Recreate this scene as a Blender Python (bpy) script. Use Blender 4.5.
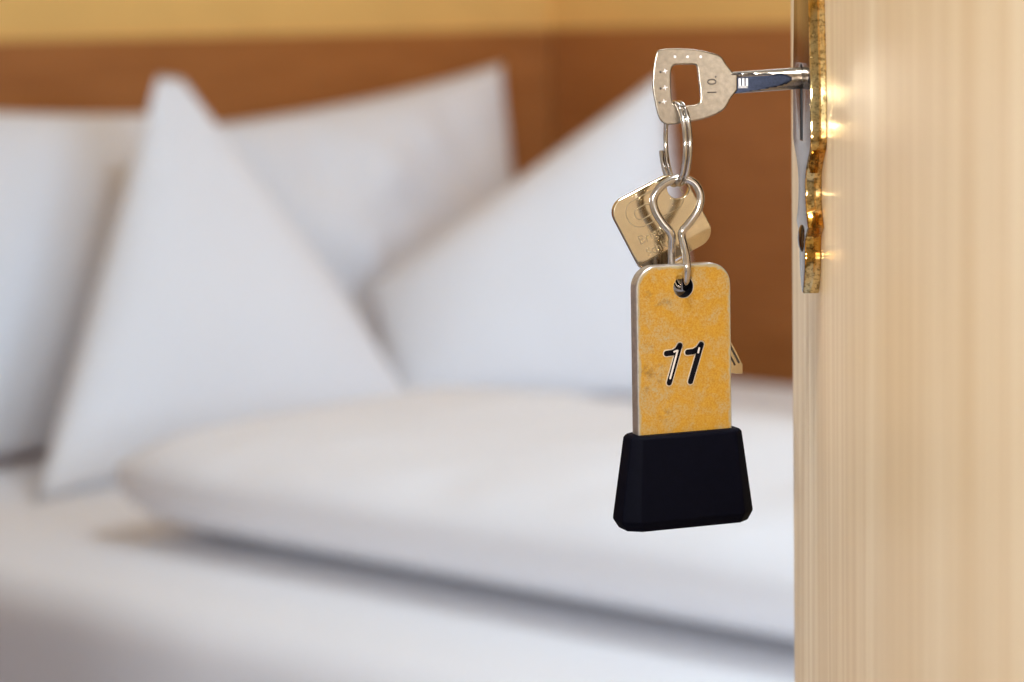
import bpy, bmesh, math, random
from mathutils import Vector, Matrix, noise

for _o in list(bpy.data.objects):
    bpy.data.objects.remove(_o, do_unlink=True)
SC = bpy.context.scene
COL = SC.collection

# ------------------------------------------------------------------ camera
FPX = 2418.0
CAM = Vector((0.0, 0.0, 1.10))
PITCH, ROLL = math.radians(7.4), math.radians(1.2)
FW = Vector((0, math.cos(PITCH), -math.sin(PITCH)))
_u0 = Vector((0, math.sin(PITCH), math.cos(PITCH)))
_r0 = Vector((1, 0, 0))
RT = _r0 * math.cos(ROLL) - _u0 * math.sin(ROLL)
UP = _u0 * math.cos(ROLL) + _r0 * math.sin(ROLL)
cd = bpy.data.cameras.new('camera')
cd.sensor_width = 36.0
cd.lens = FPX * 36.0 / 1024.0
cd.clip_start, cd.clip_end = 0.02, 60
cd.dof.use_dof = True
cd.dof.focus_distance = 0.722
cd.dof.aperture_fstop = 10.0
cam = bpy.data.objects.new('camera', cd)
COL.objects.link(cam)
_m = Matrix((RT, UP, -FW)).transposed().to_4x4()
_m.translation = CAM
cam.matrix_world = _m
SC.camera = cam

# ------------------------------------------------------------------ world, lights, exposure
W = bpy.data.worlds.new('world')
SC.world = W
W.use_nodes = True
W.node_tree.nodes['Background'].inputs[0].default_value = (0.62, 0.72, 0.9, 1)
W.node_tree.nodes['Background'].inputs[1].default_value = 0.6
vs = SC.view_settings
vs.view_transform = 'Standard'
vs.look = 'None'
vs.exposure = -0.1
vs.gamma = 1.0
vs.use_curve_mapping = False
cy = SC.cycles
cy.use_denoising = True
cy.caustics_reflective = True
cy.blur_glossy = 0.0
cy.sample_clamp_indirect = 0.0
cy.max_bounces = 10
cy.diffuse_bounces = 6
cy.glossy_bounces = 5

# bed corner of the room: u runs along the side wall, v along the head wall towards the door
CX, CY = 0.085, 4.70
E1 = Vector((0.743, -0.669, 0)).normalized()
E2 = Vector((0.669, 0.743, 0)).normalized()


def B(u, v, z):
    return Vector((CX, CY, 0)) + E1 * u - E2 * v + Vector((0, 0, z))


def area(name, loc, target, sx, sy, power, color, shape='RECTANGLE'):
    l = bpy.data.lights.new(name, 'AREA')
    l.shape = shape
    l.size, l.size_y = sx, sy
    l.energy, l.color = power, color
    o = bpy.data.objects.new(name, l)
    COL.objects.link(o)
    o.location = loc
    o.rotation_euler = (Vector(target) - Vector(loc)).to_track_quat('-Z', 'Y').to_euler()
    return o


ROOM_U, ROOM_V, ROOM_H, WALL_T = 4.30, 3.52, 2.50, 0.12
HALL_V = 5.0
# daylight from an unseen window, added opposite the headboard to light the bed
area('added_window_daylight', B(ROOM_U - 0.02, 1.75, 1.5), B(0.0, 1.75, 1.2), 1.9, 1.3, 44, (0.60, 0.79, 1.0))
# unseen flush lamp just inside the door, placed by the plate's shadow
CEIL_LAMP = Vector((-0.07, 0.28, 2.44))
entry_light = area('unseen_entry_light', CEIL_LAMP - Vector((0, 0, 0.035)), CEIL_LAMP - Vector((0, 0, 1)), 0.12, 0.12, 14, (0.90, 0.95, 1.0), 'DISK')
entry_light.data.spread = math.radians(95)      # cone narrowed to keep this lamp off the bed
# unseen round ceiling lamp, added for top light on the bed
ADDED_LAMP = B(1.75, 1.35, 2.44)
area('added_top_light', ADDED_LAMP - Vector((0, 0, 0.04)), ADDED_LAMP - Vector((0, 0, 1)), 0.42, 0.42, 14.5, (0.80, 0.91, 1.0), 'DISK')
# unseen wall lamp across the corridor, behind the camera, for the rim glints
HALL_LAMP = B(3.40, 4.90, 1.20)
area('unseen_corridor_light', HALL_LAMP, Vector((0.06, 0.72, 1.05)), 0.20, 0.20, 42, (0.92, 0.96, 1.0))


# ------------------------------------------------------------------ pixel helpers (direction only; depth from what it touches)
def ray(x, y):
    return RT * (x - 512) - UP * (y - 341) + FW * FPX


def at_y(x, y, Y):
    d = ray(x, y)
    return CAM + d * (Y / d.y)


def at_x(x, y, X):
    d = ray(x, y)
    return CAM + d * (X / d.x)


def at_plane(x, y, p0, n):
    d = ray(x, y)
    return CAM + d * ((p0 - CAM).dot(n) / d.dot(n))


# ------------------------------------------------------------------ materials
def new_mat(name):
    m = bpy.data.materials.new(name)
    m.use_nodes = True
    nt = m.node_tree
    b = nt.nodes['Principled BSDF']
    return m, nt, b


def srgb(r, g, b):
    f = lambda c: (c / 255 / 12.92) if c / 255 <= 0.04045 else ((c / 255 + 0.055) / 1.055) ** 2.4
    return (f(r), f(g), f(b), 1)


def noise_node(nt, scale, detail=4, rough=0.55, vec=None, dist=0.0):
    n = nt.nodes.new('ShaderNodeTexNoise')
    n.inputs['Scale'].default_value = scale
    n.inputs['Detail'].default_value = detail
    n.inputs['Roughness'].default_value = rough
    n.inputs['Distortion'].default_value = dist
    if vec is not None:
        nt.links.new(vec, n.inputs['Vector'])
    return n


def mapping(nt, scale, rot=(0, 0, 0), out='Object'):
    tc = nt.nodes.new('ShaderNodeTexCoord')
    mp = nt.nodes.new('ShaderNodeMapping')
    mp.inputs['Scale'].default_value = scale
    mp.inputs['Rotation'].default_value = rot
    nt.links.new(tc.outputs[out], mp.inputs['Vector'])
    return mp.outputs[0]


def ramp(nt, fac, stops):
    r = nt.nodes.new('ShaderNodeValToRGB')
    el = r.color_ramp.elements
    while len(el) < len(stops):
        el.new(0.5)
    for e, (p, c) in zip(el, stops):
        e.position, e.color = p, c
    nt.links.new(fac, r.inputs[0])
    return r.outputs[0]


def mix(nt, a, b, fac, mode='MIX'):
    m = nt.nodes.new('ShaderNodeMix')
    m.data_type = 'RGBA'
    m.blend_type = mode
    for sock, val in ((m.inputs[6], a), (m.inputs[7], b), (m.inputs[0], fac)):
        if isinstance(val, bpy.types.NodeSocket):
            nt.links.new(val, sock)
        else:
            sock.default_value = val
    return m.outputs[2]


def bump(nt, b, height, strength, dist):
    n = nt.nodes.new('ShaderNodeBump')
    n.inputs['Strength'].default_value = strength
    n.inputs['Distance'].default_value = dist
    nt.links.new(height, n.inputs['Height'])
    nt.links.new(n.outputs[0], b.inputs['Normal'])


def plain(name, col, rough=0.6, metal=0.0, nscale=40, namp=0.06, bstr=0.0, bdist=0.001, bscale=None, spec=None):
    m, nt, b = new_mat(name)
    v = mapping(nt, (1, 1, 1))
    n = noise_node(nt, nscale, 4, 0.6, v)
    lo = tuple(c * (1 - namp) for c in col[:3]) + (1,)
    hi = tuple(min(1, c * (1 + namp)) for c in col[:3]) + (1,)
    nt.links.new(ramp(nt, n.outputs[0], [(0.3, lo), (0.7, hi)]), b.inputs['Base Color'])
    b.inputs['Roughness'].default_value = rough
    b.inputs['Metallic'].default_value = metal
    if spec is not None:
        b.inputs['Specular IOR Level'].default_value = spec
    if bstr:
        n2 = noise_node(nt, bscale or nscale, 3, 0.6, v)
        bump(nt, b, n2.outputs[0], bstr, bdist)
    return m


def wood(name, c_lo, c_hi, c_dark, sc_fine, sc_wide, rough, coat=0.0):
    """veneer: streaks follow the axis whose scale is small"""
    m, nt, b = new_mat(name)
    n1 = noise_node(nt, 1.0, 5, 0.6, mapping(nt, sc_fine), 0.1)
    n2 = noise_node(nt, 1.0, 3, 0.5, mapping(nt, sc_wide), 0.3)
    base = ramp(nt, n2.outputs[0], [(0.3, c_lo), (0.7, c_hi)])
    fine = ramp(nt, n1.outputs[0], [(0.38, (0, 0, 0, 1)), (0.60, (1, 1, 1, 1))])
    nt.links.new(mix(nt, c_dark, base, fine), b.inputs['Base Color'])
    b.inputs['Roughness'].default_value = rough
    if coat:
        b.inputs['Coat Weight'].default_value = coat
        b.inputs['Coat Roughness'].default_value = 0.12
    bump(nt, b, n1.outputs[0], 0.08, 0.0004)
    return m


M_DOOR = wood('light_beech_veneer', srgb(219, 191, 150), srgb(236, 216, 183), srgb(213, 184, 143),
              (300, 150, 3), (30, 26, 0.8), 0.42, 0.0)
M_PANEL = wood('brown_wood_panel', srgb(170, 105, 51), srgb(182, 115, 59), srgb(163, 99, 47),
               (6, 6, 90), (1.5, 1.5, 12), 0.45)
M_WALL = plain('ochre_wall_paint', srgb(240, 191, 110), 0.8, nscale=6, namp=0.04, bstr=0.15, bdist=0.001, bscale=180)
M_CEIL = plain('white_ceiling_paint', srgb(240, 236, 226), 0.85, nscale=5, namp=0.02)
M_GREY = plain('pale_grey_wall_paint', srgb(222, 225, 232), 0.8, nscale=6, namp=0.03, bstr=0.15, bdist=0.001, bscale=180)
M_HALL = plain('cream_corridor_paint', srgb(222, 211, 192), 0.8, nscale=5, namp=0.03, bstr=0.12, bdist=0.001, bscale=160)
M_FLOOR = plain('grey_carpet', srgb(158, 158, 168), 0.95, nscale=60, namp=0.12, bstr=0.4, bdist=0.003, bscale=350)
M_TRIM = plain('door_frame_beech', srgb(214, 180, 134), 0.5, nscale=30, namp=0.05)
M_LINEN = plain('white_bed_linen', srgb(236, 236, 240), 0.85, nscale=300, namp=0.015, bstr=0.12, bdist=0.0006, bscale=500)
M_BEDBASE = plain('bed_base_wood', srgb(150, 96, 52), 0.5, nscale=12, namp=0.1)
M_STEEL = plain('nickel_steel', srgb(156, 144, 128), 0.23, 1.0, nscale=700, namp=0.16, bstr=0.10, bdist=0.0001, bscale=2500)
M_CHROME = plain('bright_chrome_wire', srgb(196, 190, 184), 0.12, 1.0, nscale=500, namp=0.03)
M_NICKEL2 = plain('polished_nickel_key', srgb(214, 200, 172), 0.16, 1.0, nscale=500, namp=0.05, bstr=0.04, bdist=0.0001, bscale=1500)
M_DARKSTEEL = plain('dark_blue_grey_steel', srgb(30, 32, 40), 0.34, 1.0, nscale=1400, namp=0.35, bstr=0.3, bdist=0.0002, bscale=2200)  # dark blue-grey metal for the flat of the shaft
M_BRASS_POL = plain('darkened_polished_brass', srgb(104, 82, 62), 0.14, 1.0, nscale=200, namp=0.08)  # polished brass, its dark reflection put into the base colour
M_RUBBER = plain('navy_black_rubber', srgb(5, 5, 12), 0.6, nscale=600, namp=0.2, spec=0.03, bstr=0.08, bdist=0.0002, bscale=2500)
M_BLACK = plain('black_paint', srgb(8, 7, 14), 0.5, nscale=500, namp=0.2, spec=0.1)
M_ENGRAVE2 = plain('shallow_key_engraving', srgb(150, 130, 98), 0.5, 0.5, nscale=800, namp=0.2)
M_ENGRAVE = plain('dark_engraving', srgb(70, 58, 46), 0.6, nscale=800, namp=0.2)
M_PALE = plain('worn_bare_metal', srgb(205, 192, 172), 0.45, 0.6, nscale=900, namp=0.12)
M_METAL_GLINT = plain('bright_metal_and_glint', srgb(240, 234, 232), 0.3, 0.7, nscale=900, namp=0.05)  # pale metal of the emblem, also used for painted glints
M_DARKHOLE = plain('keyhole_shade', srgb(20, 16, 16), 0.6, nscale=300, namp=0.2)  # dark colour stands for the shade inside the keyhole
M_LAMPGLASS = plain('opal_lamp_glass', srgb(245, 238, 222), 0.3, nscale=20, namp=0.01)
M_WHITE = plain('white_lacquer', srgb(238, 238, 236), 0.4, nscale=20, namp=0.02)


def glass_mat():
    m, nt, b = new_mat('window_glass')
    b.inputs['Transmission Weight'].default_value = 1.0
    b.inputs['Roughness'].default_value = 0.02
    b.inputs['Base Color'].default_value = (0.95, 0.98, 1, 1)
    return m


M_GLASS = glass_mat()


def brass_cast():
    m, nt, b = new_mat('cast_brass_edge')
    v = mapping(nt, (1, 1, 1))
    n1 = noise_node(nt, 800, 5, 0.75, v)
    n2 = noise_node(nt, 60, 3, 0.6, v)
    c = ramp(nt, n2.outputs[0], [(0.38, srgb(202, 148, 62)), (0.58, srgb(222, 200, 146))])
    d = ramp(nt, n1.outputs[0], [(0.40, srgb(96, 80, 44)), (0.52, (1, 1, 1, 1))])  # sparkle of the rim put into the colour as fine speckle
    nt.links.new(mix(nt, c, d, 0.8, 'MULTIPLY'), b.inputs['Base Color'])
    b.inputs['Metallic'].default_value = 1.0
    b.inputs['Roughness'].default_value = 0.09
    nt.links.new(ramp(nt, n1.outputs[0], [(0.36, (0.30, 0.30, 0.30, 1)), (0.44, (0.06, 0.06, 0.06, 1))]), b.inputs['Roughness'])
    return m


M_BRASS_CAST = brass_cast()


# ------------------------------------------------------------------ object helpers
def tag(o, label=None, cat=None, group=None, kind=None):
    if label:
        o['label'] = label
    if cat:
        o['category'] = cat
    if group:
        o['group'] = group
    if kind:
        o['kind'] = kind
    return o


def world_origin(o):
    p = Vector((0, 0, 0))
    while o is not None:
        p += o.location
        o = o.parent
    return p


def put(name, me, mats, parent=None, origin=None, smooth=None):
    """me holds world coordinates; the object's origin becomes `origin` (default: base centre)"""
    if not isinstance(mats, (list, tuple)):
        mats = [mats]
    me.materials.clear()
    for m in mats:
        me.materials.append(m)
    vs_ = [v.co for v in me.vertices]
    if origin is None:
        lo = Vector((min(v.x for v in vs_), min(v.y for v in vs_), min(v.z for v in vs_)))
        hi = Vector((max(v.x for v in vs_), max(v.y for v in vs_), max(v.z for v in vs_)))
        origin = Vector(((lo.x + hi.x) / 2, (lo.y + hi.y) / 2, lo.z))
    me.transform(Matrix.Translation(-origin))
    if smooth is not None:
        for p in me.polygons:
            p.use_smooth = True
        me.set_sharp_from_angle(angle=math.radians(smooth))
    o = bpy.data.objects.new(name, me)
    COL.objects.link(o)
    if parent is not None:
        o.parent = parent
        o.location = origin - world_origin(parent)
    else:
        o.location = origin
    return o


def empty(name, loc):
    o = bpy.data.objects.new(name, None)
    o.empty_display_size = 0.02
    COL.objects.link(o)
    o.location = loc
    return o


def mesh_from(verts, faces, name='m'):
    me = bpy.data.meshes.new(name)
    me.from_pydata([tuple(v) for v in verts], [], faces)
    me.validate()
    bm = bmesh.new()
    bm.from_mesh(me)
    bmesh.ops.recalc_face_normals(bm, faces=bm.faces)
    bm.to_mesh(me)
    bm.free()
    return me


def join(meshes):
    bm = bmesh.new()
    for me in meshes:
        bm.from_mesh(me)
    out = bpy.data.meshes.new('joined')
    bm.to_mesh(out)
    bm.free()
    return out


def bed_box(u0, u1, v0, v1, z0, z1, bev=0.0):
    """box aligned with the room axes"""
    vs_ = [B(u, v, z) for z in (z0, z1) for v in (v0, v1) for u in (u0, u1)]
    f = [(0, 1, 3, 2), (4, 6, 7, 5), (0, 4, 5, 1), (2, 3, 7, 6), (0, 2, 6, 4), (1, 5, 7, 3)]
    me = mesh_from(vs_, f)
    if bev:
        bm = bmesh.new()
        bm.from_mesh(me)
        bmesh.ops.bevel(bm, geom=bm.edges[:], offset=bev, segments=4, profile=0.5, affect='EDGES')
        bm.to_mesh(me)
        bm.free()
    return me


def axis_box(x0, x1, y0, y1, z0, z1, bev=0.0):
    vs_ = [Vector((x, y, z)) for z in (z0, z1) for y in (y0, y1) for x in (x0, x1)]
    f = [(0, 1, 3, 2), (4, 6, 7, 5), (0, 4, 5, 1), (2, 3, 7, 6), (0, 2, 6, 4), (1, 5, 7, 3)]
    me = mesh_from(vs_, f)
    if bev:
        bm = bmesh.new()
        bm.from_mesh(me)
        bmesh.ops.bevel(bm, geom=bm.edges[:], offset=bev, segments=3, profile=0.5, affect='EDGES')
        bm.to_mesh(me)
        bm.free()
    return me


def smooth_loop(pts, n=6, sharp=()):
    """closed Catmull-Rom through pts; indices in sharp stay corners"""
    out = []
    N = len(pts)
    for i in range(N):
        p0, p1, p2, p3 = (Vector(pts[(i + k) % N]) for k in (-1, 0, 1, 2))
        if i in sharp:
            p0 = p1
        if (i + 1) % N in sharp:
            p3 = p2
        for k in range(n):
            t = k / n
            out.append(0.5 * ((2 * p1) + (p2 - p0) * t + (2 * p0 - 5 * p1 + 4 * p2 - p3) * t * t + (3 * p1 - p0 - 3 * p2 + p3) * t ** 3))
    return out


def spline(pts, n=8):
    out = []
    P = [Vector(p) for p in pts]
    for i in range(len(P) - 1):
        p0, p1, p2, p3 = P[max(i - 1, 0)], P[i], P[i + 1], P[min(i + 2, len(P) - 1)]
        for k in range(n):
            t = k / n
            out.append(0.5 * ((2 * p1) + (p2 - p0) * t + (2 * p0 - 5 * p1 + 4 * p2 - p3) * t * t + (3 * p1 - p0 - 3 * p2 + p3) * t ** 3))
    out.append(P[-1])
    return out


def solid2d(loops, half, bevel, frame, res=2):
    """filled flat outline (first loop) with holes, extruded +-half along the frame's z, bevelled"""
    cu = bpy.data.curves.new('outline', 'CURVE')
    cu.dimensions = '2D'
    cu.fill_mode = 'BOTH'
    cu.extrude = max(half - bevel, 0)
    cu.bevel_depth = bevel
    cu.bevel_resolution = res
    cu.offset = -bevel
    for lp in loops:
        s = cu.splines.new('POLY')
        s.points.add(len(lp) - 1)
        for p, q in zip(s.points, lp):
            p.co = (q[0], q[1], 0, 1)
        s.use_cyclic_u = True
    return curve_mesh(cu, frame)


def curve_mesh(cu, frame):
    o = bpy.data.objects.new('tmp_outline', cu)
    COL.objects.link(o)
    bpy.context.view_layer.update()
    dg = bpy.context.evaluated_depsgraph_get()
    me = bpy.data.meshes.new_from_object(o.evaluated_get(dg))
    bpy.data.objects.remove(o, do_unlink=True)
    me.transform(frame)
    bm = bmesh.new()
    bm.from_mesh(me)
    bmesh.ops.remove_doubles(bm, verts=bm.verts, dist=1e-7)
    bmesh.ops.recalc_face_normals(bm, faces=bm.faces)
    bm.to_mesh(me)
    bm.free()
    return me


def text_mesh(body, size, frame, depth=0.00005):
    cu = bpy.data.curves.new('lettering', 'FONT')
    cu.body = body
    cu.size = size
    cu.extrude = depth
    cu.align_x = 'CENTER'
    cu.align_y = 'CENTER'
    return curve_mesh(cu, frame)


def tube(pts, r, seg=12, closed=False, flat=None):
    """round tube along a world polyline; r may be a list; flat=(axis, factor) squashes the section"""
    P = [Vector(p) for p in pts]
    n = len(P)
    rr = r if isinstance(r, (list, tuple)) else [r] * n
    verts, faces = [], []
    prev = None
    for i in range(n):
        a = P[(i - 1) % n] if (closed or i > 0) else P[i]
        b = P[(i + 1) % n] if (closed or i < n - 1) else P[i]
        t = (b - a).normalized()
        if prev is None:
            ref = Vector((0, 0, 1)) if abs(t.z) < 0.9 else Vector((1, 0, 0))
            x = (ref - t * ref.dot(t)).normalized()
        else:
            x = (prev - t * prev.dot(t)).normalized()
        prev = x
        y = t.cross(x)
        for k in range(seg):
            an = 2 * math.pi * k / seg
            verts.append(P[i] + (x * math.cos(an) + y * math.sin(an)) * rr[i])
    m = n if closed else n - 1
    for i in range(m):
        j = (i + 1) % n
        for k in range(seg):
            l = (k + 1) % seg
            faces.append((i * seg + k, i * seg + l, j * seg + l, j * seg + k))
    if not closed:
        faces.append(tuple(range(seg - 1, -1, -1)))
        faces.append(tuple((n - 1) * seg + k for k in range(seg)))
    return mesh_from(verts, faces)


def frame_of(origin, ex, ez, ey):
    """4x4: local x->ex, y->ey, z->ez"""
    m = Matrix((ex, ey, ez)).transposed().to_4x4()
    m.translation = origin
    return m


# ================================================================== THE ROOM
def struct(name, me, mat, parent=None, label=None, cat=None):
    o = put(name, me, mat, parent)
    if parent is None:
        tag(o, label, cat, kind='structure')
    return o


struct('floor', bed_box(-0.12, 5.6, -0.12, HALL_V + 0.12, -0.05, 0.0), M_FLOOR, label='plain light grey carpet of the room and corridor', cat='floor')
struct('ceiling', bed_box(-0.12, 5.6, -0.12, HALL_V + 0.12, ROOM_H, ROOM_H + 0.05), M_CEIL, label='plain white ceiling over the room', cat='ceiling')
struct('wall_head', bed_box(-0.12, 0.0, -0.12, HALL_V + 0.12, 0, ROOM_H), M_WALL, label='ochre painted wall behind the bed head', cat='wall')
struct('wall_side', bed_box(0, 5.6, -0.12, 0.0, 0, ROOM_H), M_WALL, label='ochre painted wall running along the far side of the bed', cat='wall')

# foot wall with the window opening
WU0, WU1, WZ0, WZ1 = 0.75, 2.75, 0.80, 2.20
foot = join([bed_box(ROOM_U, ROOM_U + 0.12, 0, WU0, 0, ROOM_H), bed_box(ROOM_U, ROOM_U + 0.12, WU1, ROOM_V + WALL_T, 0, ROOM_H),
             bed_box(ROOM_U, ROOM_U + 0.12, WU0, WU1, 0, WZ0), bed_box(ROOM_U, ROOM_U + 0.12, WU0, WU1, WZ1, ROOM_H)])
struct('wall_foot', foot, M_GREY, label='pale grey painted wall with the window opposite the bed', cat='wall')
win = empty('window_1', B(ROOM_U + 0.07, (WU0 + WU1) / 2, WZ0))
tag(win, 'unseen white framed window added in the wall opposite the bed', 'window', kind='structure')
fm = []
for a, b_, c, d in ((WU0, WU0 + .06, WZ0, WZ1), (WU1 - .06, WU1, WZ0, WZ1), (WU0 + .06, WU1 - .06, WZ0, WZ0 + .06), (WU0 + .06, WU1 - .06, WZ1 - .06, WZ1), (1.72, 1.78, WZ0 + .06, WZ1 - .06)):
    fm.append(bed_box(ROOM_U + .05, ROOM_U + .10, a, b_, c, d))
put('window_frame', join(fm), M_WHITE, win)
for a, b_ in ((WU0 + .06, 1.72), (1.78, WU1 - .06)):
    put('pane', bed_box(ROOM_U + .072, ROOM_U + .078, a, b_, WZ0 + .06, WZ1 - .06), M_GLASS, win)

# entry wall with the doorway the camera stands in
DU0, DU1, DH = 2.30, 3.24, 2.05
entry = join([bed_box(0, DU0, ROOM_V, ROOM_V + WALL_T, 0, ROOM_H), bed_box(DU1, 5.6, ROOM_V, ROOM_V + WALL_T, 0, ROOM_H),
              bed_box(DU0, DU1, ROOM_V, ROOM_V + WALL_T, DH, ROOM_H)])
struct('wall_entry', entry, M_GREY, label='pale grey painted wall holding the doorway', cat='wall')
jam = join([bed_box(DU0, DU0 + .03, ROOM_V - .01, ROOM_V + WALL_T + .01, 0, DH), bed_box(DU1 - .012, DU1, ROOM_V + .02, ROOM_V + WALL_T + .01, 0, DH),
            bed_box(DU0 + .03, DU1 - .012, ROOM_V - .01, ROOM_V + WALL_T + .01, DH - .03, DH)])
struct('trim_3', jam, M_TRIM, label='light wooden frame lining the doorway', cat='door frame')
struct('wall_corridor', bed_box(0, 5.6, HALL_V, HALL_V + 0.12, 0, ROOM_H), M_HALL, label='cream corridor wall facing the doorway', cat='wall')
struct('wall_corridor_end', bed_box(5.48, 5.6, ROOM_V + WALL_T, HALL_V, 0, ROOM_H), M_HALL, label='cream wall closing the end of the corridor', cat='wall')

# brown wooden wall panelling, one height on both walls of the corner
PT = CAM.z - 0.006
p1 = empty('trim_1', B(0.009, 1.5, 0))
tag(p1, 'brown wood panelling on the wall behind the pillows', 'wall panelling', kind='structure')
for v0, v1 in ((0.019, 1.334), (1.338, 2.50), (2.504, ROOM_V - 0.001)):
    put('panel', bed_box(0.0005, 0.018, v0, v1, 0.001, PT, 0.0012), M_PANEL, p1)
p2 = empty('trim_2', B(2.1, 0.009, 0))
tag(p2, 'brown wood panelling on the side wall right of the corner', 'wall panelling', kind='structure')
for u0, u1 in ((0.019, 1.40), (1.404, 2.80), (2.804, ROOM_U - 0.001)):
    put('panel', bed_box(u0, u1, 0.0005, 0.018, 0.001, PT, 0.0012), M_PANEL, p2)

# housings for the unseen lamps that light the scene
def dome(c, r, h, n=24, m=6, axis=Vector((0, 0, -1))):
    q = Vector((0, 0, -1)).rotation_difference(axis)
    vs_, f = [], []
    for i in range(m + 1):
        a = math.pi / 2 * i / m
        for k in range(n):
            t = 2 * math.pi * k / n
            vs_.append(c + q @ Vector((r * math.cos(a) * math.cos(t), r * math.cos(a) * math.sin(t), -h * math.sin(a))))
    for i in range(m):
        for k in range(n):
            l = (k + 1) % n
            f.append((i * n + k, i * n + l, (i + 1) * n + l, (i + 1) * n + k))
    me = mesh_from(vs_, f)
    return me


def ring_plate(c, r, h, axis, n=28):
    q = Vector((0, 0, 1)).rotation_difference(axis)
    vs_ = [c + q @ Vector((r * math.cos(2 * math.pi * k / n), r * math.sin(2 * math.pi * k / n), z)) for z in (0, h) for k in range(n)]
    f = [(k, (k + 1) % n, n + (k + 1) % n, n + k) for k in range(n)] + [tuple(range(n)), tuple(range(n, 2 * n))]
    return mesh_from(vs_, f)


l2 = empty('unseen_ceiling_lamp', ADDED_LAMP)
tag(l2, 'large round flush lamp, unseen, added on the ceiling above the bed', 'lamp')
put('lamp_base', ring_plate(ADDED_LAMP, 0.25, 0.06, Vector((0, 0, 1))), M_WHITE, l2, smooth=40)
put('lamp_glass', dome(ADDED_LAMP - Vector((0, 0, 0.001)), 0.24, 0.03), M_LAMPGLASS, l2, smooth=60)
lp = empty('unseen_ceiling_lamp', Vector((CEIL_LAMP.x, CEIL_LAMP.y, 2.44)))
tag(lp, 'unseen round flush lamp on the ceiling just inside the door', 'lamp')
put('lamp_base', ring_plate(Vector((CEIL_LAMP.x, CEIL_LAMP.y, 2.44)), 0.13, 0.06, Vector((0, 0, 1))), M_WHITE, lp, smooth=40)
put('lamp_glass', dome(Vector((CEIL_LAMP.x, CEIL_LAMP.y, 2.439)), 0.12, 0.03), M_LAMPGLASS, lp, smooth=60)
_back = -E2
wl = empty('unseen_wall_lamp', HALL_LAMP + _back * 0.12)
tag(wl, 'unseen square lamp on the corridor wall facing the doorway', 'lamp')
_hu = (HALL_LAMP - Vector((CX, CY, 0))).dot(E1)
put('lamp_base', bed_box(_hu - 0.14, _hu + 0.14, HALL_V - 0.04, HALL_V, HALL_LAMP.z - 0.18, HALL_LAMP.z + 0.18, 0.006), M_WHITE, wl)
put('lamp_glass', bed_box(_hu - 0.12, _hu + 0.12, HALL_V - 0.075, HALL_V - 0.041, HALL_LAMP.z - 0.16, HALL_LAMP.z + 0.16, 0.01), M_LAMPGLASS, wl)

# ================================================================== THE BED
BT = 0.50
bed = empty('bed', B(1.05, 1.0, 0))
tag(bed, 'wide double bed made up with white sheets in the corner', 'bed')
put('bed_base', bed_box(0.03, 2.10, 0.24, 1.93, 0.10, 0.29, 0.01), M_BEDBASE, bed)
for uu in (0.12, 1.98):
    for vv in (0.34, 1.82):
        put('leg', bed_box(uu - .035, uu + .035, vv - .035, vv + .035, 0.0, 0.10, 0.004), M_BEDBASE, bed)


def mattress():
    me = bed_box(0.025, 2.12, 0.25, 1.97, 0.29, BT)
    bm = bmesh.new()
    bm.from_mesh(me)
    bmesh.ops.bevel(bm, geom=bm.edges[:], offset=0.055, segments=7, profile=0.5, affect='EDGES')
    bm.to_mesh(me)
    bm.free()
    return me


put('mattress', mattress(), M_LINEN, bed, smooth=60)


def pillow(name, bl, br, tr, tl, thick, label, seed, pinch=0.05, N=40, back=0.4, wr=0.006, tilt=0.0):
    """soft cushion between four corner points; more body on the front side"""
    bl, br, tr, tl = Vector(bl), Vector(br), Vector(tr), Vector(tl)
    nrm = ((br - bl) + (tr - tl)).cross((tl - bl) + (tr - br)).normalized()   # towards the viewer side
    wmax = max((br - bl).length, (tr - tl).length)
    hmax = max((tl - bl).length, (tr - br).length)
    rng = Vector((seed * 3.7, seed * 1.3, seed * 7.1))
    verts, faces, idx = [], [], {}

    def base(i, j):
        s, t = -1 + 2 * i / N, -1 + 2 * j / N
        s2 = s * (1 - pinch * (1 - t * t))
        t2 = t * (1 - pinch * (1 - s * s))
        a, b_ = (s2 + 1) / 2, (t2 + 1) / 2
        p = (bl * (1 - a) + br * a) * (1 - b_) + (tl * (1 - a) + tr * a) * b_
        wl = ((bl * (1 - b_) + tl * b_) - (br * (1 - b_) + tr * b_)).length / wmax
        hl = ((bl * (1 - a) + br * a) - (tl * (1 - a) + tr * a)).length / hmax
        prof = max(0.0, (1 - abs(s) ** 3)) ** 0.6 * (max(0.0, (1 - abs(t) ** 3)) ** 0.6 if t > 0 else max(0.0, 1 - t * t) ** 0.8) * min(wl, 1) ** 0.8 * min(hl, 1) ** 0.5
        return p, prof

    for side in (1, -1):
        for i in range(N + 1):
            for j in range(N + 1):
                border = i in (0, N) or j in (0, N)
                if border and side == -1:
                    idx[(side, i, j)] = idx[(1, i, j)]
                    continue
                p, prof = base(i, j)
                w = noise.noise(p * 7 + rng) * wr + noise.noise(p * 16 + rng) * wr * 0.5
                h = thick * (0.6 if side == 1 else back) * prof + w * prof
                q = p + nrm * side * max(h, 0) + Vector((0, 0, -1)) * 0.0
                idx[(side, i, j)] = len(verts)
                verts.append(q)
    for side in (1, -1):
        for i in range(N):
            for j in range(N):
                f = (idx[(side, i, j)], idx[(side, i + 1, j)], idx[(side, i + 1, j + 1)], idx[(side, i, j + 1)])
                faces.append(f if side == 1 else f[::-1])
    me = mesh_from(verts, faces)
    o = put(name, me, M_LINEN, smooth=180)
    tag(o, label, 'pillow', 'white pillows on the bed')
    return o


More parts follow.
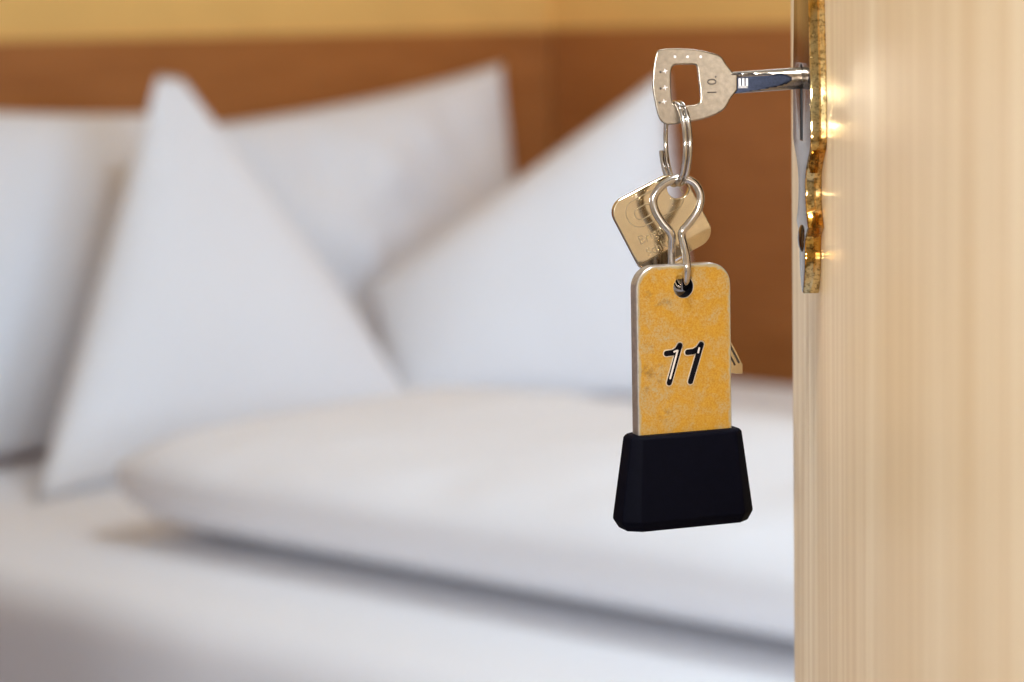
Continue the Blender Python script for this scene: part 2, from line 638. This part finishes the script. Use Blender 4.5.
# two pillows leaning on the headboard wall
pillow('pillow', B(0.36, 1.90, BT + .003), B(0.26, 1.06, BT + .003), B(0.09, 1.05, 0.975), B(0.09, 1.86, 1.045), 0.13,
       'white pillow against the panelling at the left edge of the photo', 1)
pillow('pillow', B(0.17, 0.96, BT + .003), B(0.17, 0.25, BT + .003), B(0.07, 0.215, 1.035), B(0.07, 0.96, 0.95), 0.14,
       'white pillow leaning on the panelling with a square corner up by the room corner', 2, wr=0.02)
# front pillow stood up with its point on top
pillow('pillow', B(0.56, 1.68, BT + .003), B(0.48, 0.87, BT + .003), B(0.32, 1.20, 1.035), B(0.32, 1.245, 1.04), 0.18,
       'pointed white pillow standing like a tent left of the centre', 3, pinch=0.0)
# second front pillow, its point hidden behind the keys
_l = at_y(388, 392, 3.86)
_r = at_y(700, 400, 3.86)
_t = at_y(664, 72, 4.02)
_tl = at_y(368, 290, 3.96)
pillow('pillow', Vector((_l.x, _l.y, BT + .003)), Vector((_r.x, _r.y, BT + .003)), _t, _tl, 0.16,
       'pointed white pillow sloping up to the right behind the hanging keys', 4, pinch=0.0)


# ---- duvet folded along the near half of the bed
def duvet():
    NU, NS = 70, 40
    u0, u1 = 0.81, 2.06
    verts, faces = [], []
    for i in range(NU + 1):
        x = -1 + 2 * i / NU
        x = math.copysign(abs(x) ** 0.8, x)
        u = (u0 + u1) / 2 + (u1 - u0) / 2 * x
        e = max(0.0, 1 - abs(x) ** 16) ** (1 / 2.4)
        v_near, v_far = 1.765, 1.10
        vc = (v_near + v_far) / 2
        hw = (v_near - v_far) / 2 * (0.86 + 0.14 * e)
        hh = 0.125 * e + 0.002
        zm = 0.085 * (1 - e)
        vc = vc + ((v_near - v_far) / 2 - hw) * 0.4
        for k in range(NS):
            a = 2 * math.pi * k / NS
            ca, sa = math.cos(a), math.sin(a)
            vv = vc + hw * math.copysign(abs(ca) ** 0.55, ca)
            zz = hh * (0.5 + 0.5 * math.copysign(abs(sa) ** 0.75, sa))
            p = B(u, vv, 0)
            if sa > 0:
                zz += e * (0.014 * noise.noise(p * 5) + 0.006 * noise.noise(p * 12)) * sa
            verts.append(B(u, vv, BT + 0.002 + max(zz, 0) + zm))
    for i in range(NU):
        for k in range(NS):
            l = (k + 1) % NS
            faces.append((i * NS + k, i * NS + l, (i + 1) * NS + l, (i + 1) * NS + k))
    faces.append(tuple(range(NS)))
    faces.append(tuple(NU * NS + k for k in range(NS)))
    return mesh_from(verts, faces)


tag(put('duvet', duvet(), M_LINEN, smooth=180), 'thick white duvet folded lengthwise on the near half of the bed', 'duvet')

# ================================================================== THE DOOR
DX = 0.0921                       # outer face of the leaf
door = empty('door_1', Vector((DX + 0.02, -0.06, 0)))
tag(door, 'light wooden room door standing open with a brass lock plate', 'door', kind='structure')
put('door_leaf', axis_box(DX, DX + 0.040, -0.06, 0.788, 0.008, 2.01, 0.0012), M_DOOR, door)

KY = 0.720                        # axis of the lock
XF = 0.0872                       # front face of the plate
# half width of the plate against height, flats shaped to throw glints on the door, from the keyhole down to the tip; the same ornament is mirrored above
prof = [(1.1059, .0178), (1.0950, .0194), (1.0871, .0206), (1.0810, .0213), (1.0750, .0217), (1.0690, .0219), (1.0655, .0218), (1.0630, .0202), (1.0600, .0156), (1.0572, .0116), (1.0545, .0095), (1.0515, .0089),
        (1.0480, .0091), (1.0445, .0106), (1.0417, .0128), (1.0399, .0148), (1.0375, .0100), (1.0357, .0080), (1.0340, .0073), (1.0320, .0070), (1.0298, .0072), (1.0278, .0068), (1.0255, .0060), (1.0230, .0047), (1.0208, .0032), (1.0192, .0016)]
cusp = 15
ZM = 1.128                        # mirror height of the plate


def plate_outline():
    near = spline([Vector((w, z)) for z, w in prof[:cusp + 1]], 10)[:-1] + spline([Vector((w, z)) for z, w in prof[cusp:]], 8)
    # hollow shaped into the rim to focus the corridor lamp into a glint
    side = [(w - 0.00046 * math.exp(-((z - 1.0708) / 0.0056) ** 2), z) for w, z in near]
    upper = [(w, 2 * ZM - z) for w, z in reversed(side)]
    right = upper + side                       # from top tip to bottom tip, near side
    return [(-w, z) for w, z in right] + [(w, z) for w, z in reversed(right)]


# local x -> +Y (depth), local y -> Z, local z -> -X (out of the leaf)
pf = frame_of(Vector(((XF + DX) / 2, KY, 0)), Vector((0, 1, 0)), Vector((-1, 0, 0)), Vector((0, 0, 1)))
zk = at_x(801, 78, XF).z
zs = at_x(801, 139, XF).z
hole = []
rk = 0.0040
for k in range(25):
    a = math.radians(-40 + 260 * k / 24)
    hole.append((rk * math.cos(a), zk + rk * math.sin(a)))
hole += [(-0.0030, zs), (0.0030, zs)]
outl = plate_outline()
plate_me = solid2d([outl, hole], (DX - XF) / 2 - 0.00005, 0.0005, pf, 3)
for v in plate_me.vertices:                 # casting draft: the front is a little narrower than the foot
    w_ = v.co.y - KY
    if abs(w_) > 0.0046 or v.co.z < zs - 0.001 or v.co.z > zk + 0.0046:
        k_ = (DX - v.co.x) / (DX - XF)
        v.co.y = KY + math.copysign(max(abs(w_) - 0.00050 * (k_ - 0.35), 0), w_)
plate = put('lock_plate', plate_me, [M_BRASS_CAST, M_BRASS_POL, M_DARKHOLE], door, smooth=15)
_po = world_origin(plate)
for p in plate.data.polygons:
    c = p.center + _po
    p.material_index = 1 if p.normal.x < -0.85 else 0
    if abs(p.normal.x) < 0.85 and abs(c.y - KY) < 0.0046 and zs - 0.001 < c.z < zk + 0.0046:
        p.material_index = 2  # brass walls of the keyhole coloured dark for the shade within
put('keyhole_shade_sheet', axis_box(DX - 0.0012, DX - 0.0002, KY - 0.0055, KY + 0.0055, zs - .002, zk + .0055), M_DARKHOLE, plate)  # thin dark sheet standing for shade behind the keyhole
for zz in (at_x(800, 237, XF).z, 2 * ZM - at_x(800, 237, XF).z):
    sc_me = dome(Vector((XF + 0.0002, KY, zz)), 0.0042, 0.0014, 20, 5, Vector((-1, 0, 0)))
    put('screw', sc_me, M_BRASS_POL, plate, smooth=60)

# ================================================================== KEY IN THE LOCK
UNIT = KY / FPX                  # metres per pixel at the lock's depth (about 0.3 mm)


def loc2(px, fr_inv, p0, n):
    w = at_plane(px[0], px[1], p0, n)
    q = fr_inv @ w
    return Vector((q.x, q.y))


FK_O = at_y(690, 85, KY)
FK = frame_of(FK_O, Vector((1, 0, 0)), Vector((0, -1, 0)), Vector((0, 0, 1)))
FKI = FK.inverted()
kp = lambda x, y: loc2((x, y), FKI, FK_O, Vector((0, -1, 0)))
bow_px = [(658.6, 50), (671.4, 48.2), (691, 49), (707, 51.7), (720, 56), (725.5, 63.5), (731.5, 71), (737, 74.5), (737, 90),
          (731, 97.5), (722.8, 110), (707, 117.6), (690, 121.6), (673, 124.4), (664.5, 124), (658.9, 117.8), (654.9, 103), (652.3, 86), (653, 70), (655.2, 56)]
bow = smooth_loop([kp(*p) for p in bow_px], 5, sharp=(7, 8))
hole_px = [(674.5, 65), (684, 64.6), (694.5, 64.8), (697, 68), (698.2, 78), (699.8, 92.8), (698.6, 102.8), (686, 105.6), (675, 105), (671.8, 100), (670.6, 86), (671.0, 70.5)]
bhole = smooth_loop([kp(*p) for p in hole_px], 4, sharp=())
key = empty('room_key', at_y(800, 80, KY))
tag(key, 'silver key stuck in the lock of the open door', 'key')
bow_o = put('bow', solid2d([bow, bhole], 0.0012, 0.00042, FK, 2), M_STEEL, key, smooth=8)


def lay(fr, x, y, ang, off):
    """frame on a face: at local x,y, turned by ang, off metres above it"""
    return fr @ Matrix.Translation((x, y, off)) @ Matrix.Rotation(ang, 4, 'Z')


q = kp(712, 85.5)
put('stamp', text_mesh('1 0.', 0.0040, lay(FK, q.x, q.y, math.radians(90), 0.00122)), M_ENGRAVE, bow_o).__setitem__('label', 'stamped characters on the key bow')
for px in ((665.0, 71.5), (665.0, 88), (664.0, 102)):
    q = kp(*px)
    put('punch_mark_and_glint', text_mesh('+', 0.0028, lay(FK, q.x, q.y, 0.2, 0.00122)), M_METAL_GLINT, bow_o)  # bright glints painted on the punched marks
    q = kp(px[0] - 6.2, px[1] + 1)
    put('punch_mark_and_glint', text_mesh('.', 0.006, lay(FK, q.x, q.y + 0.0016, 0.3, 0.00122)), M_ENGRAVE, bow_o)
for px in ((674.7, 57), (687.2, 57), (700.4, 57)):
    q = kp(*px)
    put('punch_mark_and_glint', text_mesh('.', 0.006, lay(FK, q.x, q.y + 0.0016, 0.0, 0.00122)), M_METAL_GLINT, bow_o)  # small glints painted along the top of the bow


def shaft():
    a, b_ = at_y(731, 82.8, KY), at_y(806, 77.6, KY)
    b_ = a + (b_ - a) * ((DX - 0.0013 - a.x) / (b_.x - a.x))
    NS, n = 40, 48
    r = 0.00325
    verts, faces, flat = [], [], []
    for i in range(NS + 1):
        s = i / NS
        c = a.lerp(b_, s)
        h = 0.0002 + (r * 1.02 - 0.0002) * min(1, (s / 0.74)) ** 0.8
        for k in range(n):
            t = 2 * math.pi * (k + 0.5) / n
            y, z = -r * math.cos(t), r * math.sin(t) * 1.0
            # the cut plane is tilted so that the round stays on the upper edge
            lim = -h
            yy = max(y, lim + max(0, (z - 0.0016)) * -1.2)
            verts.append(c + Vector((0, yy, z)))
    for i in range(NS):
        for k in range(n):
            l = (k + 1) % n
            faces.append((i * n + k, i * n + l, (i + 1) * n + l, (i + 1) * n + k))
    faces.append(tuple(range(n)))
    faces.append(tuple(NS * n + k for k in range(n)))
    me = mesh_from(verts, faces)
    return me, a, b_


sh_me, SA, SB = shaft()
sh = put('shaft', sh_me, [M_STEEL, M_DARKSTEEL], key, smooth=25)
for p in sh.data.polygons:
    c = p.center + world_origin(sh)
    if p.normal.y < -0.55 and -0.9 < p.normal.x < -0.02 and abs(p.normal.z) < 0.45:
        p.material_index = 1
em_o = at_plane(743.3, 83, Vector((SA.x, KY - 0.0012, SA.z)), Vector((0, -1, 0)))
emf = frame_of(em_o, Vector((1, 0, 0)), Vector((0, -1, 0)), Vector((0, 0, 1)))
U_ = UNIT
bars = []
for dx in (-3.6, 0.0, 3.6):
    w, h = 1.1 * U_, 4.6 * U_
    bars.append(solid2d([[(dx * U_ - w, -h), (dx * U_ + w, -h), (dx * U_ + w, h), (dx * U_ - w, h)]], 0.0001, 0.00002, emf, 1))
for dy in (-4.0,):
    bars.append(solid2d([[(-5 * U_, (dy - 1) * U_), (5 * U_, (dy - 1) * U_), (5 * U_, (dy + 1) * U_), (-5 * U_, (dy + 1) * U_)]], 0.0001, 0.00002, emf, 1))
put('emblem', join(bars), M_METAL_GLINT, sh)['label'] = 'small pale barred emblem on the dark flat of the shaft'

# ================================================================== SPLIT RING
RPHI = math.acos(0.20)
ra = Vector((math.cos(RPHI), -math.sin(RPHI), 0))
rn = Vector((math.sin(RPHI), math.cos(RPHI), 0))
RC = at_y(676.0, 144, KY)
RR = 41.0 * UNIT
pts = []
a0, a1 = math.radians(-168), math.radians(-168 + 360 + 262)
NT = 110
for i in range(NT + 1):
    a = a0 + (a1 - a0) * i / NT
    off = (i / NT - 0.5) * 0.0015 * 1.73
    pts.append(RC + ra * (RR * math.cos(a)) + Vector((0, 0, RR * math.sin(a))) + rn * off)
ring = put('split_ring', tube(pts, 0.00072, 12), M_CHROME, smooth=60)
tag(ring, 'double coiled silver split ring hanging from the key in the lock', 'key ring')

# ================================================================== NUMBER TAG (frame first: the hook and the spare key hang beside it)
TH = math.radians(20)
t_ex = Vector((math.cos(TH), math.sin(TH), 0))
t_n = Vector((math.sin(TH), -math.cos(TH), 0))           # out of the face, towards the viewer
TO = at_y(683.5, 287, 0.7175)
TF = frame_of(TO, t_ex, t_n, Vector((0, 0, 1)))
TFI = TF.inverted()
HT = 0.0024
tp = lambda x, y: loc2((x, y), TFI, TO + t_n * HT, t_n)
#                                              # half thickness; the face lies at +HT

# ---- spare key behind the tag
SH = math.radians(17)
s_ex = Vector((math.cos(SH), math.sin(SH), 0))
s_n = Vector((math.sin(SH), -math.cos(SH), 0))
SO = at_y(677, 187, 0.7258)
SF = frame_of(SO, s_ex, s_n, Vector((0, 0, 1)))
SFI = SF.inverted()
sp = lambda x, y: loc2((x, y), SFI, SO, s_n)
dv, pv = Vector((0.466, 0.885)), Vector((0.885, -0.466))
cc = Vector((661.5, 222))


def spx(p, d):
    w = cc + pv * p + dv * d
    return sp(w.x, w.y)


def rrect(hw, hh, rad, n=7, rads=None):
    out = []
    for ci, (sx, sy) in enumerate(((1, 1), (-1, 1), (-1, -1), (1, -1))):
        r = rads[ci] if rads else rad
        for k in range(n + 1):
            a = math.radians(90 * ci + 90 * k / n)
            out.append((sx * (hw - r) + r * math.cos(a), sy * (hh - r) + r * math.sin(a)))
    return out


spare = empty('spare_key', SO)
tag(spare, 'shiny flat spare key with square bow hanging behind the number tag', 'key')
_full = rrect(41, 40, 18, rads=[16, 14, 16, 20])
_cut = 27.0
bow2 = [spx(x, min(y, _cut)) for x, y in _full if y < _cut + 4]
_low = [(x, y) for x, y in _full if y > _cut + 0.5] + [(-41, _cut), (41, _cut)]
h2c = Vector((677, 187.5))
hole2 = [sp(h2c.x + 11 * math.cos(t), h2c.y + 11 * math.sin(t)) for t in [2 * math.pi * k / 24 for k in range(24)]]
bow2_o = put('bow', solid2d([bow2, hole2], 0.0010, 0.0003, SF, 2), M_NICKEL2, spare, smooth=8)
_sm = solid2d([[spx(*p) for p in _low]], 0.0009, 0.0001, SF, 1)
for v in _sm.vertices:                      # foot shaped at a slant to mirror the floor as a dark band
    l = SFI @ v.co
    d_ = (spx(0, _cut) - Vector((l.x, l.y))).dot((spx(0, _cut) - spx(0, _cut + 1)).normalized())
    v.co += s_n * (-0.32 * max(0, d_))
put('bow_foot', _sm, M_NICKEL2, spare, smooth=8)
blade_pts = [spx(*p) for p in ((-21, 42), (5, 42), (5, 150), (4.5, 163), (0, 171), (-6, 168), (-16, 160), (-20, 154), (-17, 148), (-21, 141), (-16, 134), (-20, 126), (-15, 119), (-21, 110), (-18, 103), (-21, 95))]
blade = put('blade', solid2d([blade_pts], 0.0010, 0.00015, SF, 1), M_NICKEL2, spare, smooth=40)
for p0, p1 in ((1.2, 3.2), (-3.6, -1.6)):
    gpts = [spx(*p) for p in ((p0, 60), (p1, 60), (p1, 160), (p0, 160))]
    put('groove', solid2d([gpts], 0.00004, 0.00001, SF @ Matrix.Translation((0, 0, 0.00103)), 1), M_ENGRAVE, blade)
# shoulder ridge along the bow's foot and the pressed emblem
axis_ang = math.atan2(-(spx(1, 0) - spx(0, 0)).y * -1, (spx(1, 0) - spx(0, 0)).x)


def outline_strip(hw, hh, rad, cx, cy_, wd):
    o_ = [spx(cx + x, cy_ + y) for x, y in rrect(hw, hh, rad)]
    i_ = [spx(cx + x, cy_ + y) for x, y in rrect(hw - wd, hh - wd, rad - wd)]
    return solid2d([o_, i_], 0.00005, 0.00001, SF @ Matrix.Translation((0, 0, 0.00102)), 1)


put('logo', join([outline_strip(31, 14.5, 13.5, 1, -19, 1.0), outline_strip(10, 6.5, 6, -12, -18, 1.2)]), M_ENGRAVE2, bow2_o)['label'] = 'pressed rounded emblem on the spare key bow'
q = spx(-12, 6)
put('lettering', text_mesh('Brigant', 0.0040, lay(SF, q.x, q.y, axis_ang, 0.00102)), M_ENGRAVE2, bow2_o)
q = spx(-14, 20)
put('lettering', text_mesh('Schlüs', 0.0037, lay(SF, q.x, q.y, axis_ang, 0.00102)), M_ENGRAVE2, bow2_o)

# ---- wire hook between ring and tag
YH = 0.7165
hk = [(684.5, 287, .7185), (685.5, 281, .7150), (687, 270, .7130), (686.5, 259, .7135), (684.5, 247, .7150), (682, 237, YH), (682.5, 231, YH), (690, 222, YH), (698, 210, YH),
      (700.5, 197, YH), (695.5, 184.5, YH), (684.5, 178.5, YH), (673, 179.5, YH), (661, 186.5, YH), (653.5, 198, YH), (655, 210, YH), (662, 222, YH), (669.5, 231, YH), (672, 238, YH + .0008),
      (671.6, 250, .7185), (671.4, 264, .7200), (672.5, 276, .7208), (678, 287, .7212), (684.5, 287, .7200)]
hkp = spline([at_y(*p) for p in hk], 6)
hook = put('wire_hook', tube(hkp, 0.00125, 12), M_CHROME, smooth=60)
tag(hook, 'teardrop shaped silver wire loop joining the split ring to the number tag', 'wire loop')

# ---- the tag itself
tagE = empty('key_tag', at_y(683, 530, 0.72))
tag(tagE, 'yellow number 11 key tag with a black rubber foot hanging from the key', 'key tag')
xl, xr = tp(637.3, 350).x, tp(731.3, 350).x
zt, zb = tp(683, 264.6).y, tp(683, 452).y
tcx, tcy = (xl + xr) / 2, (zt + zb) / 2
thw, thh = (xr - xl) / 2, (zt - zb) / 2
plate_out = [(tcx + x, tcy + y) for x, y in rrect(thw, thh, 0.0066, 8, rads=[0.0066, 0.0066, 0.001, 0.001])]
th_hole = [(10.6 * UNIT * math.cos(2 * math.pi * k / 28) / math.cos(TH) * 0.93, 10.6 * UNIT * math.sin(2 * math.pi * k / 28)) for k in range(28)]
_hc = tp(683.5, 287)
th_hole_c = [(x + _hc.x, y + _hc.y) for x, y in th_hole]


def tag_yellow():
    m, nt, b = new_mat('worn_yellow_anodised')
    v = mapping(nt, (1, 1, 1))
    nbig = noise_node(nt, 170, 6, 0.68, v, 0.4)
    nfine = noise_node(nt, 1700, 4, 0.7, v)
    base = ramp(nt, nfine.outputs[0], [(0.3, srgb(168, 114, 12)), (0.7, srgb(192, 144, 32))])
    worn = ramp(nt, nbig.outputs[0], [(0.44, (0.12, 0.12, 0.12, 1)), (0.66, (1, 1, 1, 1))])
    wf = mix(nt, worn, ramp(nt, nfine.outputs[0], [(0.42, (0.25, 0.25, 0.25, 1)), (0.62, (1, 1, 1, 1))]), 1.0, 'MULTIPLY')
    # bare rim: distance to the outline from object coordinates
    tc = nt.nodes.new('ShaderNodeTexCoord')
    at = nt.nodes.new('ShaderNodeAttribute')
    at.attribute_name = 'rim'
    add = nt.nodes.new('ShaderNodeMath')
    add.operation = 'MULTIPLY_ADD'
    nt.links.new(nbig.outputs[0], add.inputs[0])
    add.inputs[1].default_value = 1.3
    nt.links.new(at.outputs['Fac'], add.inputs[2])
    rim = ramp(nt, add.outputs[0], [(0.72, (1, 1, 1, 1)), (0.98, (0, 0, 0, 1))])
    wf2 = mix(nt, wf, rim, 1.0, 'LIGHTEN')
    col = mix(nt, base, srgb(164, 150, 116), wf2)
    # dark smudges
    sm = ramp(nt, noise_node(nt, 130, 5, 0.7, v).outputs[0], [(0.60, (0, 0, 0, 1)), (0.74, (1, 1, 1, 1))])
    col = mix(nt, col, srgb(96, 80, 62), mix(nt, (0, 0, 0, 1), sm, 0.7))
    nt.links.new(col, b.inputs['Base Color'])
    b.inputs['Metallic'].default_value = 0.35
    b.inputs['Roughness'].default_value = 0.42
    bump(nt, b, nfine.outputs[0], 0.12, 0.0002)
    return m


M_TAG = tag_yellow()
M_TAGEDGE = plain('bare_tag_edge', srgb(172, 164, 156), 0.35, 0.8, nscale=500, namp=0.2, bstr=0.1, bdist=0.0002, bscale=1200)


def tag_plate_mesh():
    """face split into a grid so the bare rim can follow the outline"""
    me = solid2d([plate_out, th_hole_c], HT, 0.0004, TF, 2)
    return me


pl = put('tag_plate', tag_plate_mesh(), [M_TAGEDGE, M_BLACK], tagE, smooth=8)
_po = world_origin(pl)
for p in pl.data.polygons:
    c = TFI @ (p.center + _po)
    if abs(p.normal.dot(t_n)) < 0.6 and (Vector((c.x, c.y)) - _hc).length < 0.0042:
        p.material_index = 1


def face_mesh():
    """thin yellow coat on the front, concentric rings so that `rim` grows inwards"""
    n = len(plate_out)
    c = Vector((tcx, tcy))
    rings = [0.00035, 0.0009, 0.0016, 0.0026, 0.0040]
    bm = bmesh.new()
    dlay = bm.verts.layers.float.new('rim')

    def inset(d):
        k = rrect(thw - d, thh - d, 0.0066, 8, rads=[max(0.0066 - d, .001), max(0.0066 - d, .001), 0.0008, 0.0008])
        return [(tcx + x, tcy + y) for x, y in k]

    lay_ = []
    for d in rings:
        lay_.append([bm.verts.new((x, y, HT + 0.00004)) for x, y in inset(d)])
    for L, d in zip(lay_, rings):
        for v in L:
            v[dlay] = min(1.0, (d - 0.00035) / 0.0026)
    for A, B_ in zip(lay_[:-1], lay_[1:]):
        for k in range(n):
            l = (k + 1) % n
            bm.faces.new((A[k], A[l], B_[l], B_[k]))
    inner = lay_[-1]
    hv = [bm.verts.new((_hc.x + x * 1.05, _hc.y + y * 1.05, HT + 0.00004)) for x, y in th_hole]
    hv2 = [bm.verts.new((_hc.x + x * 1.25, _hc.y + y * 1.25, HT + 0.00004)) for x, y in th_hole]
    for v in hv:
        v[dlay] = 0.15
    for v in hv2:
        v[dlay] = 1.0
    m_ = len(hv)
    for k in range(m_):
        l = (k + 1) % m_
        bm.faces.new((hv[k], hv2[k], hv2[l], hv[l]))
    edges = []
    for L in (inner, hv2):
        for k in range(len(L)):
            e = bm.edges.get((L[k], L[(k + 1) % len(L)])) or bm.edges.new((L[k], L[(k + 1) % len(L)]))
            edges.append(e)
    bmesh.ops.triangle_fill(bm, use_beauty=True, use_dissolve=False, edges=edges)
    bm.normal_update()
    for f in bm.faces:
        if f.normal.z < 0:
            f.normal_flip()
    me = bpy.data.meshes.new('face')
    bm.to_mesh(me)
    bm.free()
    me.transform(TF)
    return me


put('yellow_face', face_mesh(), M_TAG, tagE)['label'] = 'worn yellow coloured front of the tag with bare edges'


def capsule(a, b_, r, n=10):
    a, b_ = Vector(a), Vector(b_)
    d = (b_ - a).normalized()
    t0 = math.atan2(d.y, d.x)
    out = []
    for k in range(n + 1):
        t = t0 + math.pi / 2 + math.pi * k / n
        out.append((a.x + r * math.cos(t), a.y + r * math.sin(t)))
    for k in range(n + 1):
        t = t0 - math.pi / 2 + math.pi * k / n
        out.append((b_.x + r * math.cos(t), b_.y + r * math.sin(t)))
    return out


def strokes(segs, r, z):
    return join([solid2d([capsule(tp(*a), tp(*b_), r * UNIT)], 0.00003, 0.00001, TF @ Matrix.Translation((0, 0, HT + z)), 1) for a, b_ in segs])


for segs, gl in (([((666.2, 353.4), (672.5, 352.6)), ((672.5, 352.6), (677, 349.8)), ((677, 349.8), (679.5, 345.3)), ((679.5, 345.3), (669.0, 382.6))],
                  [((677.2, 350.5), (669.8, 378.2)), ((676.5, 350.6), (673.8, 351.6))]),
                 ([((687.3, 352.2), (693.5, 351.4)), ((693.5, 351.4), (698, 348.6)), ((698, 348.6), (701, 344.3)), ((701, 344.3), (690.2, 381.4))],
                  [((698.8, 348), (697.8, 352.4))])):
    dg_ = put('digit', strokes(segs, 2.8, 0.00022), M_BLACK, tagE)
    dg_['label'] = 'black painted digit one'
    put('digit_outline', strokes(segs, 3.9, 0.00012), M_PALE, dg_)
    put('digit_highlight', strokes(gl, 0.95, 0.00030), M_METAL_GLINT, dg_)  # white glint painted into the digit strokes


def rubber_cap():
    """chamfered trapezoid foot"""
    secs = [  # pixel row, left px, right px, half depth, corner chamfer (m)
        (431.8, 629.5, 738.5, 0.0044, 0.0016),
        (434.5, 625.0, 742.0, 0.0054, 0.0028),
        (515.5, 613.0, 753.0, 0.0074, 0.0046),
        (525.5, 620.0, 748.0, 0.0062, 0.0038),
    ]
    verts, faces = [], []
    n = 8
    for row, lpx, rpx, hd, ch in secs:
        x0 = tp(lpx, row).x
        x1 = tp(rpx, row).x
        z = tp(684, row).y
        # silhouette corners already include the depth of the foot
        x0 += hd * math.sin(TH) * 0.9
        x1 -= hd * math.sin(TH) * 0.2
        for x, y in ((x0 + ch, hd), (x1 - ch, hd), (x1, hd - ch * .8), (x1, -hd + ch * .8), (x1 - ch, -hd), (x0 + ch, -hd), (x0, -hd + ch * .8), (x0, hd - ch * .8)):
            verts.append(TF @ Vector((x, z, y)))
    for i in range(len(secs) - 1):
        for k in range(n):
            l = (k + 1) % n
            faces.append((i * n + k, i * n + l, (i + 1) * n + l, (i + 1) * n + k))
    faces.append(tuple(range(n)))
    faces.append(tuple((len(secs) - 1) * n + k for k in range(n)))
    me = mesh_from(verts, faces)
    bm = bmesh.new()
    bm.from_mesh(me)
    bmesh.ops.bevel(bm, geom=bm.edges[:], offset=0.00045, segments=3, profile=0.5, affect='EDGES')
    bm.to_mesh(me)
    bm.free()
    return me


put('rubber_foot', rubber_cap(), M_RUBBER, tagE, smooth=30)['label'] = 'black rubber bumper gripping the foot of the tag'
